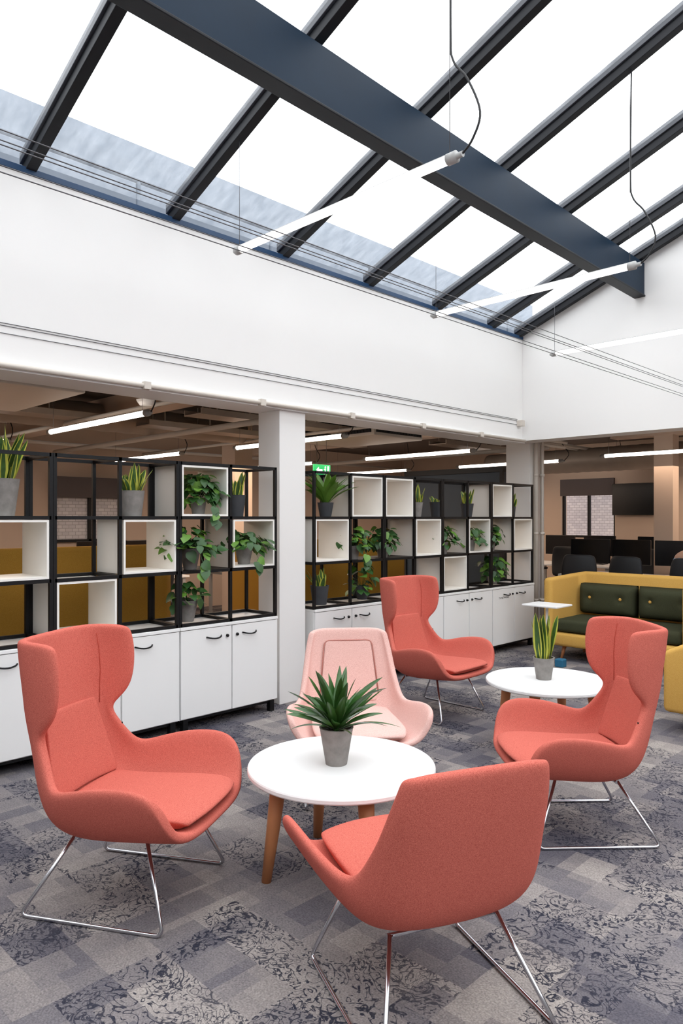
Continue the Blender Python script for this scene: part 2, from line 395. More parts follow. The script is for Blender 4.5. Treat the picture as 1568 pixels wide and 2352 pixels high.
def frame(xf,y0,y1,ncell,boards,label):
    bm=bmesh.new(); t=.011; w=(y1-y0)/ncell; xb=xf-.385
    ysr=[y0+.012+ (y1-y0-.024)*k/ncell for k in range(ncell+1)]
    zs=[ZT+.012,ZT+CE,ZT+2*CE,ZT+3*CE]
    for yy in ysr:
        for xx in (xf-.012,xb+.012): box(bm,xx-t,xx+t,yy-t,yy+t,ZT,ZT+3*CE+t)
        for z in zs: box(bm,xb+.02,xf-.02,yy-t,yy+t,z-t,z+t)
    for z in zs:
        for xx in (xf-.012,xb+.012): box(bm,xx-t,xx+t,y0+.012,y1-.012,z-t,z+t)
    for (c,r) in boards: box(bm,xb+.02,xf-.02,ysr[c]+t,ysr[c+1]-t,zs[r]-.004,zs[r]+.010)
    o=mk('shelving_frame',bm,M['black']); return top(o,label,'shelf','black shelving frames')
def dbox(xf,y0,y1,row):
    z0=ZT+row*CE+.0125 if row else ZT+.024; z1=ZT+(row+1)*CE-.0125; th=.014; a=y0+.024; c=y1-.024
    bm=bmesh.new(); X0,X1=xf-.375,xf-.004
    box(bm,X0,X1,a,a+th,z0,z1); box(bm,X0,X1,c-th,c,z0,z1); box(bm,X0,X1,a+th,c-th,z0,z0+th); box(bm,X0,X1,a+th,c-th,z1-th,z1)
    o=mk('display_box',bm,M['lam2']); return top(o,'open white cube box fitted in the black shelving frame','shelf box','white display boxes')
XA=-4.30; PA=.4425; YA=3.64
def ya(c): return YA-PA*(5-c)
XB2=-4.36; PB=.445; YB0=4.09
def yb(k): return YB0+PB*k
for u in range(4):
    y1=YA-.885*u; y0=y1-.885
    cabinet(XA,y0+.001,y1-.001,'white two-door storage cabinet with black curved handles')
    bd={0:[(0,1),(0,2),(1,1),(1,2)],1:[(1,2)],2:[(0,2)],3:[]}[u]
    frame(XA-.01,y0,y1,2,bd,'black steel shelving frame on white cabinets')
for u in range(4):
    y0=YB0+.89*u; y1=y0+.89
    cb=cabinet(XB2,y0+.001,y1-.001,'white two-door storage cabinet with black curved handles')
    if u==3:
        cu=bpy.data.curves.new('door_lettering','FONT'); cu.body='TV NETWORK'; cu.size=.032; cu.extrude=.0004
        t=bpy.data.objects.new('tmp_text',cu); COL.objects.link(t); bpy.context.view_layer.update()
        me=bpy.data.meshes.new_from_object(t.evaluated_get(bpy.context.evaluated_depsgraph_get())); bpy.data.objects.remove(t)
        t=bpy.data.objects.new('door_lettering',me); COL.objects.link(t); me.materials.clear(); me.materials.append(M['cable'])
        t.rotation_euler=(pi/2,0,pi/2); t.location=(.0006,.12,.60); t.parent=cb
        t['label']='small black lettering on the door'
    bd={0:[(0,2),(1,1)],1:[(0,1),(1,2)],2:[(0,1),(0,2),(1,2)],3:[(0,1),(1,2),(0,2)]}[u]
    frame(XB2-.01,y0,y1,2,bd,'black steel shelving frame on white cabinets')
for c,r in ((3,2),(0,1),(2,1),(4,1),(1,0),(-1,2),(-2,0)): dbox(XA-.01,ya(c),ya(c+1),r)
for k,r in ((1,2),(2,2),(6,2),(0,1),(3,1),(5,1),(7,1),(4,0)): dbox(XB2-.01,yb(k),yb(k+1),r)
# ---------------------------------------------------------------- plants
def blade(bm,base,az,l0,l1,Ln,w,n=8,mc=0,me=1,fold=.25,snake=True,twist=0):
    p=Vector(base); d=Vector((math.cos(az),math.sin(az),0)); sd0=Vector((-math.sin(az),math.cos(az),0))
    prev=None
    for i in range(n+1):
        t=i/n; a=l0+(l1-l0)*t
        tg=d*math.sin(a)+Vector((0,0,1))*math.cos(a); nm=d*math.cos(a)-Vector((0,0,1))*math.sin(a)
        tw=twist*t; sd=sd0*math.cos(tw)+nm*math.sin(tw); nn_=nm*math.cos(tw)-sd0*math.sin(tw)
        if snake: f=min(1,.5+1.6*t)*max(0,(1-t**3.2))**.7
        else: f=min(1,.22+2.2*t)*max(0,(1-t**2.4))**.75
        hw=max(.0008,w*.5*f)
        row=[bm.verts.new(p+sd*hw*k-nn_*abs(k)*hw*fold*(-1 if snake else 1)) for k in (-1,-.62,0,.62,1)]
        if prev:
            for k in range(4):
                fc=bm.faces.new((prev[k],prev[k+1],row[k+1],row[k])); fc.material_index=me if k in(0,3) else mc; fc.smooth=True
        prev=row; p=p+tg*(Ln/n)
HE=[(0,0),(.22,-.06),(.42,.08),(.5,.3),(.42,.55),(.24,.8),(0,1.05)]
def heart(bm,pos,dirv,nrm,sz,mi=0):
    d=dirv.normalized(); n=(nrm-d*nrm.dot(d))
    if n.length<1e-4: n=d.orthogonal()
    n.normalize(); sx=d.cross(n)
    mid=[bm.verts.new(pos+d*sz*y-n*sz*.18*y*y) for y in (0,.3,.6,1.05)]
    for sg in (1,-1):
        pts=[bm.verts.new(pos+d*sz*y+sx*sg*sz*x+n*sz*(.14*x-.18*y*y)) for x,y in HE[1:-1]]
        fs=[(mid[0],pts[0],pts[1],mid[1]),(mid[1],pts[1],pts[2]),(mid[1],pts[2],pts[3],mid[2]),(mid[2],pts[3],pts[4]),(mid[2],pts[4],mid[3])]
        for f in fs:
            f=f if sg>0 else f[::-1]
            q=bm.faces.new(f); q.material_index=mi; q.smooth=True
def pot(rt,rb,rtp,h,m):
    bm=bmesh.new(); lathe(bm,[(0,0),(rb,0),(rtp,h),(rtp*1.02,h),(rtp*1.02,h+.002),(rtp*.9,h+.002),(rtp*.86,h-.025)],32)
    o=mk('plant_pot',bm,m,rt,fix=True)
    for f in o.data.polygons: f.use_smooth=True
    q=o.modifiers.new('es','EDGE_SPLIT'); q.split_angle=.7
    bm=bmesh.new(); lathe(bm,[(0,h-.02),(rtp*.88,h-.024)],24); mk('soil',bm,M['soil'],rt)
def snake_plant(loc,h,potm='conc',rb=.045,rtp=.065,ph=.13,n=9,seed=1,label=None,spread=.4,wd=.055):
    random.seed(seed); rt=root('potted_snake_plant',label or 'yellow-edged snake plant in grey concrete pot','plant',loc)
    pot(rt,rb,rtp,ph,M[potm]); bm=bmesh.new()
    for i in range(n):
        az=2*pi*i/n+random.uniform(-.4,.4); rr=random.uniform(.1,.6)*rtp; l0=random.uniform(.02,.22)*(spread/.3); l1=l0+random.uniform(-.05,.4)*(spread/.3)
        blade(bm,(rr*math.cos(az),rr*math.sin(az),ph-.03),az,l0,l1,(h-ph)*random.uniform(.55,1.08),wd*random.uniform(.8,1.1),10,0,1,.22,True,random.uniform(-1.4,1.4))
    mk('foliage',bm,[M['snake'],M['leafy']],rt,smooth=True,fix=False); return rt
def pothos(loc,rad,hh,potm='conc',rb=.045,rtp=.062,ph=.12,n=60,seed=1,label=None,ymax=.19,trail=0,drop=.25,xmin=-.15,xmax=.26,zmax=9):
    random.seed(seed); rt=root('potted_pothos',label or 'leafy green pothos in grey pot on the shelf','plant',loc)
    pot(rt,rb,rtp,ph,M[potm]); bm=bmesh.new(); bs=bmesh.new()
    c=Vector((0,0,ph))
    for i in range(n):
        az=random.uniform(0,2*pi); el=random.uniform(-.45,1.35); r=random.uniform(.4,1)**.7
        o=Vector((math.cos(az)*math.cos(el)*rad*1.0,math.sin(az)*math.cos(el)*rad*1.2,math.sin(el)*hh))*r
        p=c+Vector((0,0,.02))+o
        p.y=max(-ymax,min(ymax,p.y)); p.x=max(xmin,min(xmax,p.x)); p.z=min(zmax,max(.03,p.z))
        out=Vector((o.x+.03,o.y,0)); 
        if out.length<.01: out=Vector((1,0,0))
        out.normalize(); dv=out*random.uniform(.3,.9)+Vector((random.uniform(-.3,.3),random.uniform(-.3,.3),random.uniform(-.9,.1)))
        heart(bm,p,dv,out*.8+Vector((.2,-.1,.8)),random.uniform(.05,.088),0 if random.random()<.75 else 1)
        if i%3==0: sweep(bs,[c-Vector((0,0,.02)),c+o*.45+Vector((0,0,.03)),p],.0018,5)
    for j in range(trail):
        y=random.uniform(-.1,.12)
        L_=random.uniform(.5,1)*drop; k=int(L_/.025)+1
        pts=[c,Vector((.13,y*.7,ph+.02))]
        for q in range(k): 
            pp=Vector((.21+random.uniform(-.01,.02),y+random.uniform(-.02,.02),ph*.4-q*.025)); pts.append(pp)
            heart(bm,pp,Vector((.4,random.uniform(-1,1),-.8)),Vector((1,-.3,.4)),random.uniform(.05,.08),0 if random.random()<.8 else 1)
        sweep(bs,pts,.0018,5)
    mk('stem',bs,[M['leaf']],rt)
    mk('foliage',bm,[M['leaf'],M['leafl']],rt,smooth=True,fix=False); return rt
def bushy(loc,n,Ln,w,potm,rb,rtp,ph,seed,name,label,m0,m1,l0r=(.1,.9),curl=(.3,1.0),stem=.05,rnd=0.0):
    random.seed(seed); rt=root(name,label,'plant',loc); pot(rt,rb,rtp,ph,M[potm]); bm=bmesh.new()
    for i in range(n):
        az=i*2.4+random.uniform(-.3,.3); t=i/n
        l0=l0r[0]+(l0r[1]-l0r[0])*t+random.uniform(-rnd,rnd); l1=l0+random.uniform(*curl)
        hgt=stem*(1-t*.8)
        blade(bm,(.02*math.cos(az),.02*math.sin(az),ph-.02+hgt),az,l0,l1,Ln*random.uniform(.65,1.12),w*random.uniform(.75,1.15),10,0,1,.25,False,random.uniform(-.9,.9))
    mk('foliage',bm,[M[m0],M[m1]],rt,smooth=True,fix=False)
    rod('stem',[(0,0,ph-.03),(0,0,ph+stem)],.012,M[m0],rt); return rt
zL=[ZT+.024,ZT+CE+.011,ZT+2*CE+.011]
xs=-4.47; xsb=-4.53
snake_plant((xs,ya(0)+.20,zL[2]),.62,'conc',.07,.10,.22,16,3,'tall snake plant in large grey concrete pot',.35,.07)
snake_plant((xs+.05,ya(2)+.14,zL[2]),.38,'conc',.065,.085,.17,15,4,None,.5,.07)
pothos((xs+.02,ya(3)+.25,zL[2]+.016),.15,.17,n=150,seed=5,trail=1,drop=.16,ymax=.15,zmax=.29,label='dense trailing pothos spilling from white shelf box')
snake_plant((xs+.04,ya(4)+.13,zL[2]),.37,'darkpot',.06,.075,.16,13,6,'snake plant in charcoal pot on the shelf')
pothos((xs+.05,ya(3)+.16,zL[1]),.19,.15,rtp=.075,ph=.15,n=100,seed=7,ymax=.18,trail=1,drop=.1)
pothos((xs+.04,ya(4)+.21,zL[1]+.016),.2,.11,rtp=.07,ph=.13,n=90,seed=8,ymax=.17,trail=1,drop=.1)
pothos((xs+.06,ya(3)+.13,zL[0]+0.0),.11,.12,rtp=.075,ph=.15,n=34,seed=9,label='small sparse pothos in grey concrete pot')
bushy((xsb+.04,yb(0)+.25,zL[2]),30,.31,.075,'darkpot',.05,.07,.12,11,'potted_fern','light green bird nest fern in dark pot','leafl','leafl',(.05,.8),(.4,1.0),.03)
snake_plant((xsb+.08,yb(3)+.12,zL[2]),.35,'conc',.045,.065,.14,10,12)
snake_plant((xsb,yb(4)+.1,zL[2]),.26,'darkpot',.05,.07,.15,7,13,'snake plant in charcoal pot on the shelf')
snake_plant((xsb+.06,yb(5)+.12,zL[2]),.35,'darkpot',.05,.07,.14,10,14,'snake plant in charcoal pot on the shelf')
snake_plant((xsb+.04,yb(7)+.14,zL[2]),.3,'darkpot',.045,.055,.12,7,15,'snake plant in charcoal pot on the shelf')
pothos((xsb+.04,yb(1)+.15,zL[1]),.17,.15,n=80,seed=16,trail=1,drop=.12); pothos((xsb+.03,yb(2)+.12,zL[1]),.15,.16,n=70,seed=17)
pothos((xsb+.04,yb(4)+.15,zL[1]),.14,.15,n=60,seed=18); pothos((xsb+.04,yb(5)+.2,zL[1]+.016),.14,.14,n=60,seed=19,ymax=.15)
pothos((xsb+.04,yb(6)+.15,zL[1]),.15,.17,n=66,seed=20)
snake_plant((xsb+.06,yb(0)+.16,zL[0]),.34,'darkpot',.06,.08,.16,12,21,'small snake plant in charcoal pot on white cabinet',.6)
pothos((xsb+.05,yb(1)+.26,zL[0]),.13,.2,'darkpot',n=36,seed=22); pothos((xsb+.03,yb(6)+.22,zL[0]),.17,.18,n=66,seed=23)
# ---------------------------------------------------------------- chairs
BASE=[
[(0,.385,.362),(.14,.385,.362),(.235,.375,.368),(.285,.36,.385),(.315,.35,.42),(.332,.34,.455)],
[(0,.33,.352),(.14,.33,.352),(.24,.325,.358),(.298,.318,.405),(.328,.312,.47),(.350,.305,.535)],
[(0,.21,.34),(.14,.21,.34),(.245,.21,.346),(.302,.21,.405),(.334,.21,.485),(.358,.21,.57)],
[(0,.05,.325),(.14,.05,.325),(.245,.05,.335),(.296,.04,.395),(.326,.035,.47),(.350,.035,.55)],
[(0,-.10,.31),(.14,-.10,.315),(.235,-.10,.33),(.28,-.10,.385),(.304,-.095,.445),(.322,-.085,.51)]]
WING=BASE+[
[(0,-.205,.345),(.14,-.205,.35),(.228,-.185,.375),(.26,-.168,.42),(.278,-.148,.465),(.288,-.13,.505)],
[(0,-.245,.46),(.13,-.245,.465),(.210,-.235,.48),(.235,-.215,.505),(.248,-.195,.53),(.254,-.17,.56)],
[(0,-.28,.60),(.12,-.28,.60),(.182,-.272,.61),(.206,-.258,.62),(.217,-.242,.63),(.221,-.222,.64)],
[(0,-.302,.69),(.12,-.302,.69),(.182,-.293,.69),(.206,-.277,.69),(.217,-.256,.685),(.222,-.228,.68)],
[(0,-.32,.76),(.125,-.32,.76),(.190,-.308,.76),(.216,-.28,.757),(.230,-.238,.745),(.237,-.175,.725)],
[(0,-.332,.83),(.125,-.33,.83),(.192,-.315,.83),(.222,-.28,.83),(.238,-.222,.815),(.248,-.14,.785)],
[(0,-.348,.92),(.125,-.345,.92),(.194,-.328,.92),(.226,-.29,.92),(.243,-.225,.915),(.253,-.132,.90)],
[(0,-.36,1.0),(.122,-.356,1.0),(.190,-.34,1.0),(.221,-.302,1.0),(.239,-.235,.998),(.249,-.145,.99)],
[(0,-.363,1.03),(.12,-.359,1.03),(.186,-.344,1.03),(.216,-.31,1.03),(.235,-.25,1.028),(.245,-.165,1.022)]]
LOW=[
BASE[0],
[(0,.33,.352),(.14,.33,.352),(.24,.325,.358),(.296,.32,.395),(.328,.32,.45),(.358,.32,.51)],
[(0,.21,.34),(.14,.21,.34),(.245,.21,.346),(.298,.21,.395),(.33,.21,.455),(.362,.215,.525)],
[(0,.05,.325),(.14,.05,.325),(.24,.05,.335),(.288,.04,.385),(.315,.035,.44),(.34,.03,.495)],
[(0,-.10,.31),(.14,-.10,.315),(.232,-.10,.33),(.27,-.10,.38),(.288,-.095,.425),(.30,-.08,.465)],
[(0,-.205,.345),(.14,-.205,.35),(.225,-.19,.375),(.252,-.175,.415),(.265,-.155,.445),(.272,-.135,.48)],
[(0,-.24,.45),(.14,-.24,.45),(.215,-.23,.46),(.24,-.215,.485),(.25,-.195,.51),(.256,-.175,.54)],
[(0,-.275,.58),(.13,-.275,.58),(.20,-.267,.59),(.225,-.255,.60),(.235,-.24,.61),(.24,-.228,.625)],
[(0,-.305,.70),(.125,-.305,.70),(.19,-.30,.70),(.213,-.292,.705),(.222,-.28,.71),(.227,-.266,.715)],
[(0,-.325,.80),(.12,-.325,.80),(.178,-.322,.80),(.198,-.315,.797),(.206,-.305,.79),(.21,-.294,.785)],
[(0,-.332,.845),(.115,-.332,.845),(.165,-.329,.842),(.187,-.322,.835),(.197,-.312,.825),(.202,-.30,.815)]]
def shell(rt,rows,m,th=.046):
    bm=bmesh.new(); g=[]
    for r in rows:
        g.append([bm.verts.new((-p[0],p[1],p[2])) for p in r[:0:-1]]+[bm.verts.new(p) for p in r])
    for a,b_ in zip(g,g[1:]):
        for c in range(len(a)-1): bm.faces.new((a[c],b_[c],b_[c+1],a[c+1]))
    return mk('shell',bm,m,rt,solid=th,subs=3,fix=False)
def limit(rows,i,j,sg):
    acc=Vector((0,0,0))
    for di,wi in ((-1,1),(0,4),(1,1)):
        ii=min(max(i+di,0),len(rows)-1)
        for dj,wj in ((-1,1),(0,4),(1,1)):
            jj=min(j+dj,5); acc+=Vector(rows[ii][jj])*wi*wj
    acc/=36; acc.x*=sg; return acc
def pad(rt,name,top_pts,thick,m,pm):
    R_=len(top_pts); C=len(top_pts[0]); bm=bmesh.new()
    nrm=[[None]*C for _ in range(R_)]
    for i in range(R_):
        for j in range(C):
            a=top_pts[min(i+1,R_-1)][j]-top_pts[max(i-1,0)][j]; b_=top_pts[i][min(j+1,C-1)]-top_pts[i][max(j-1,0)]
            n=b_.cross(a).normalized(); nrm[i][j]=n
    if nrm[R_//2][C//2].z+nrm[R_//2][C//2].y<0: nrm=[[-n for n in r] for r in nrm]
    T=[[bm.verts.new(top_pts[i][j]) for j in range(C)] for i in range(R_)]
    B=[[bm.verts.new(top_pts[i][j]-nrm[i][j]*thick) for j in range(C)] for i in range(R_)]
    for i in range(R_-1):
        for j in range(C-1):
            bm.faces.new((T[i][j],T[i][j+1],T[i+1][j+1],T[i+1][j])); bm.faces.new((B[i][j],B[i+1][j],B[i+1][j+1],B[i][j+1]))
    ring=[(i,0) for i in range(R_)]+[(R_-1,j) for j in range(1,C)]+[(i,C-1) for i in range(R_-2,-1,-1)]+[(0,j) for j in range(C-2,0,-1)]
    for k in range(len(ring)):
        a=ring[k]; b_=ring[(k+1)%len(ring)]
        bm.faces.new((T[a[0]][a[1]],T[b_[0]][b_[1]],B[b_[0]][b_[1]],B[a[0]][a[1]]))
    return mk(name,bm,m,rt,subs=2)
def chair(loc,rz,rows,m,pm,label,group,low=False,zs=1.0,sc_=1.0):
    rt=root('lounge_chair',label,'chair',loc,rz,group)
    rt.scale=(sc_,sc_,sc_)
    rows=[[(x,y,z if z<.5 else .5+(z-.5)*zs) for x,y,z in r] for r in rows]
    shell(rt,rows,m,.036 if low else .040)
    g=[]
    for (y,w,z) in ((.396,.212,.380),(.388,.230,.398),(.33,.248,.413),(.18,.25,.408),(0,.243,.398),(-.13,.23,.396),(-.20,.22,.410)):
        g.append([Vector((w*k,y-(.035*abs(k)**4 if y>.3 else 0),z+.012*(1-k*k)-(.008 if abs(k)==1 else 0))) for k in (-1,-.94,-.5,0,.5,.94,1)])
    pad(rt,'seat_cushion',g,.05,m,pm)
    g=[]
    if low: st=[(.425,.16),(.44,.17),(.55,.165),(.64,.155),(.73,.143),(.765,.138),(.775,.13)]
    else: st=[(.40,.205),(.415,.215),(.52,.205),(.60,.188),(.67,.178),(.715,.174),(.727,.166)]
    def yz(z):
        pr=[(r[0][2],r[0][1]) for r in rows[5:]]
        for (z0,y0),(z1,y1) in zip(pr,pr[1:]):
            if z<=z1: return y0+(y1-y0)*(z-z0)/(z1-z0)
        return pr[-1][1]
    for i,(z,w) in enumerate(st):
        z=z if z<.5 else .5+(z-.5)*zs
        e=.0 if i in(0,len(st)-1) else .004
        g.append([Vector((w*k,yz(z)+(.006 if low else .014)+e-(.006 if abs(k)==1 else 0)+(.03 if not low else .004)*abs(k)**3,z)) for k in (-1,-.95,-.5,0,.5,.95,1)])
    pad(rt,'back_cushion',g,.028,m,pm)
    if low:
        pts=fillet([(x,yz(z)+.009,z) for x,z in ((-.172,.47),(-.142,.772),(.142,.772),(.172,.47))],.035)
        rod('piping',pts,.0036,pm,rt,6)
    else:
        for sg in (1,-1):
            rod('seam',[limit(rows,i,3,sg) for i in range(8,len(rows)-1)],.0020,pm,rt,6)
    for sg in (1,-1):
        rod('sled_runner',fillet([(sg*.18,.17,.31),(sg*.28,.29,.008),(sg*.28,-.30,.008),(sg*.18,-.13,.285)],.035),.0075,M['chrome'],rt,10)
    rod('cross_bar',[(-.187,.165,.305),(.187,.165,.305)],.0075,M['chrome'],rt); rod('cross_bar',[(-.187,-.125,.28),(.187,-.125,.28)],.0075,M['chrome'],rt)
    bx('fabric_tag',-.004,.004,-.006,.006,-.012,.012,M['black'],rt,loc=(-.300 if low else -.262,-.125 if low else -.2,.425 if low else .58))
    return rt
g1='coral lounge chairs around the round tables'
chair(P(-.85,2.90),face(.97,-.24),WING,M['coral'],M['coral2'],'coral high wingback lounge chair with chrome sled base',g1)
chair(P(.71,5.58),face(.72,-.69),WING,M['coral'],M['coral2'],'coral wingback lounge chair standing by the white cabinets',g1)
chair(P(1.155,3.52),face(-.999,-.03),WING,M['coral'],M['coral2'],'coral wingback lounge chair between the two round tables',g1,False,1.0,.96)
chair(P(.262,2.28),face(-.36,.93),LOW,M['coral'],M['coral2'],'coral low-back lounge chair with its back turned',g1,True,.95)
chair(P(.07,3.98),face(.10,-.995),LOW,M['pink'],M['pink2'],'pale pink low-back lounge chair with chrome base',g1,True)
# ---------------------------------------------------------------- round tables
def rtable(loc,rz,label):
    rt=root('round_coffee_table',label,'table',loc,rz,'round coffee tables')
    bm=bmesh.new(); lathe(bm,[(0,.424),(.39,.424),(.397,.427),(.40,.432),(.40,.444),(.397,.45),(0,.45)],96)
    mk('table_top',bm,M['lam'],rt)
    bx('under_frame',-.2,.2,-.2,.2,.40,.4235,M['wood'],rt)
    for k in range(4):
        a=k*pi/2; c,s_=math.cos(a),math.sin(a)
        rod('leg',[(.33*c,.33*s_,0),(.30*c,.30*s_,.22),(.275*c,.275*s_,.4235)],[.020,.028,.034],M['wood'],rt,20)
    return rt
rtable(P(0,3.075),face(-.342,.94),'round white coffee table with tapered wooden legs among the chairs')
rtable(P(1.345,4.67),face(.545,.839),'round white coffee table with wooden legs near the sofa')
bushy(P(-.022,3.075,.45),52,.245,.046,'conc',.046,.072,.155,31,'potted_dracaena','glossy dark green dracaena in grey concrete pot on table','leafd','leafd',(.25,1.2),(.1,.8),.04,.2)
snake_plant(P(1.32,4.69,.45),.45,'conc',.048,.068,.14,17,32,'yellow-edged snake plant in grey pot on round table',.17,.065)
# ---------------------------------------------------------------- sofas
def sofa(loc,rz,W,D,bh,ah,label,shellm,cushm,name='sofa'):
    rt=root(name,label,'sofa',loc,rz); t=.10; hw=W/2; yb_=-D/2; yf=D/2
    bm=bmesh.new()
    pts=[(-hw,yf),(-hw,yb_+.12),(-hw+.12,yb_),(hw-.12,yb_),(hw,yb_+.12),(hw,yf),(hw-t,yf),(hw-t,yb_+.15),(hw-.15,yb_+t),(-hw+.15,yb_+t),(-hw+t,yb_+.15),(-hw+t,yf)]
    hz=[ah,bh-.02,bh,bh,bh-.02,ah,ah,bh-.02,bh,bh,bh-.02,ah]
    a=[bm.verts.new((x,y,.14)) for x,y in pts]; c=[bm.verts.new((x,y,z)) for (x,y),z in zip(pts,hz)]
    n=len(pts)
    for i in range(n): bm.faces.new((a[i],a[(i+1)%n],c[(i+1)%n],c[i]))
    for k in range(5):
        bm.faces.new((c[k],c[k+1],c[n-2-k],c[n-1-k])); bm.faces.new((a[k],a[n-1-k],a[n-2-k],a[k+1]))
    mk('sofa_back',bm,shellm,rt,bevel=.035,bseg=4,smooth=True)
    bx('seat_base',-hw+.02,hw-.02,yb_+.04,yf-.01,.15,.29,shellm,rt,bevel=.03,bseg=3,smooth=True)
    for k in range(2):
        x0_=-hw+t+.01+k*(W-2*t-.01)/2; x1_=x0_+(W-2*t-.03)/2
        bx('seat_cushion',x0_,x1_,yb_+t+.03,yf-.02,.30,.43,cushm,rt,bevel=.04,bseg=4,smooth=True)
        if name=='sofa' and bh>.7:
            # tufted cushion: grid front dimpled at the buttons
            bm=bmesh.new(); nx,nz=24,14; w_=(x1_-x0_)/2; cx=(x0_+x1_)/2; zc,hz_=.61,.17
            gr=[]
            for i in range(nz+1):
                row=[]
                for j in range(nx+1):
                    u=-1+2*j/nx; v=-1+2*i/nz
                    e=max(0,1-abs(u)**6)**.5*max(0,1-abs(v)**6)**.5
                    y=.14*e
                    for b_ in (-.17,.17):
                        dd=math.hypot(u*w_-b_,(v*hz_-.02)); y-=.03*math.exp(-(dd/.035)**2)*e
                        y-=.010*math.exp(-((u*w_-b_)/.012)**2)*e
                    row.append(bm.verts.new((cx+u*w_,yb_+t+.005+max(0,y),zc+v*hz_)))
                gr.append(row)
            for i in range(nz):
                for j in range(nx): bm.faces.new((gr[i][j],gr[i][j+1],gr[i+1][j+1],gr[i+1][j]))
            ed=[gr[0][j] for j in range(nx+1)]+[gr[i][nx] for i in range(1,nz+1)]+[gr[nz][j] for j in range(nx-1,-1,-1)]+[gr[i][0] for i in range(nz-1,0,-1)]
            bm.faces.new(ed)
            q=mk('back_cushion',bm,cushm,rt,smooth=True)
            for b_ in (-.17,.17):
                bm=bmesh.new(); bmesh.ops.create_uvsphere(bm,u_segments=12,v_segments=8,radius=.017)
                for v in bm.verts: v.co.y*=.6
                mk('cushion_button',bm,M['yellow'],q,loc=(cx+b_,yb_+t+.120,.63),smooth=True)
        else:
            bx('back_cushion',x0_,x1_,yb_+t+.005,yb_+t+.14,.44,.78 if bh>.7 else .5,cushm,rt,bevel=.05,bseg=4,smooth=True)
    for sx in (-1,1):
        for sy in (-1,1):
            rod('leg',[(sx*(hw-.15),sy*(D/2-.12),0),(sx*(hw-.18),sy*(D/2-.14),.15)],[.014,.022],M['wood'],rt,12)
    return rt
sofa((-3.12,7.37,0),pi,1.52,.76,.90,.86,'yellow two-seat sofa with dark green buttoned cushions',M['yellow'],M['green'])
sofa((-1.56,6.0,0),pi/2,1.65,.78,.90,.56,'yellow sofa with yellow seat cushions',M['yellow'],M['yellow'])
for (x,y,W) in ((-5.75,2.45,1.9),(-5.75,.4,1.9),(-5.8,5.6,2.0)):
    sofa((x,y,0),pi/2,W,.85,1.28,1.25,'mustard high-back booth sofa behind the shelving',M['mustard'],M['mustard'],'booth_sofa')
rt=root('side_table','small white laptop side table beside the sofa','table',P(1.93,6.75),0)
bx('table_top',-.18,.18,-.15,.15,.675,.692,M['lam'],rt,bevel=.005)
rod('pole',[(0,0,.01),(0,0,.675)],.013,M['lam'],rt,10); bx('foot_plate',-.17,.17,-.14,.14,0,.01,M['lam'],rt)
o=bx('storage_tub',-.045,.045,-.045,.045,0,.08,M['cyan'],loc=P(2.21,7.25),bevel=.01); top(o,'small blue plastic tub on the carpet','tub')
# ---------------------------------------------------------------- background
def ac(x0_,x1_,y0,y1,z0,label):
    rt=root('ceiling_vent_unit',label,'air conditioner',((x0_+x1_)/2,(y0+y1)/2,z0)); w=(x1_-x0_)/2; h=(y1-y0)/2
    bx('housing',-w,w,-h,h,.02,2.82-z0,M['pipe'],rt,bevel=.01)
    bm=bmesh.new()
    for i in range(16): 
        y=-h*.9+i*h*1.8/15; box(bm,w+.001,w+.012,y-.006,y+.006,.06,.24)
    box(bm,w+.001,w+.005,-h*.93,h*.93,.055,.245)
    mk('side_grille',bm,M['podd'],rt)
    bm=bmesh.new()
    for i in range(24):
        x=-w*.9+i*w*1.8/23; box(bm,x-.006,x+.006,-h-.012,-h-.001,.06,.24)
    box(bm,-w*.93,w*.93,-h-.003,-h-.001,.055,.245)
    mk('side_grille',bm,M['podd'],rt); return rt
ac(-6.8,-5.4,1.75,2.6,2.46,'cream ceiling air unit with dark slotted grille')
ac(-6.9,-5.6,6.2,7.1,2.45,'cream ceiling air unit with dark slotted grille')
def beam(n,x0_,x1_,y0,y1,z0): structure(bx(n,x0_,x1_,y0,y1,z0,2.82,M['beige']))
beam('trim_50',-10.2,-4.7,3.78,4.0,2.6); beam('trim_51',-10.2,-4.82,7.75,7.97,2.6); beam('trim_52',-4.45,5.2,9.9,10.15,2.62); beam('trim_53',-10.2,-4.7,-.3,-.05,2.6)
for (x,z) in ((-5.1,2.57),(-5.25,2.57),(-9.95,2.55)):
    o=rod('ceiling_pipe',[(x,-2.9,z-.0),(x,12.1,z)],.025,M['pipe'],None,10); top(o,'cream service pipe under the office ceiling','pipe','ceiling pipes')
for (y,z,r) in ((3.35,2.5,.02),(4.4,2.44,.03),(5.8,2.5,.018),(8.7,2.44,.03)):
    o=rod('ceiling_pipe',[(-10.1,y,z),(-4.75,y,z)],r,M['pipe'],None,10); top(o,'cream service pipe under the office ceiling','pipe','ceiling pipes')
pts=[];rr=[]
for i in range(81):
    pts.append((-7.53,.3+i*.068,2.62)); rr.append(.15 if i%4 else .156)
bm=bmesh.new(); sweep(bm,pts,rr,24); o=mk('supply_duct',bm,M['duct']); top(o,'round galvanised supply duct below the office ceiling','duct')
bm=bmesh.new()
y=-1.0
while y<7.4:
    box(bm,-5.0,-4.70,y,y+.008,2.66,2.72); y+=.055
for i in range(6): box(bm,-5.0+i*.055,-4.992+i*.055,-1,7.4,2.665,2.715)
o=mk('ceiling_grid',bm,M['grid']); top(o,'dark open-cell ceiling grid behind the bulkhead','ceiling grid')
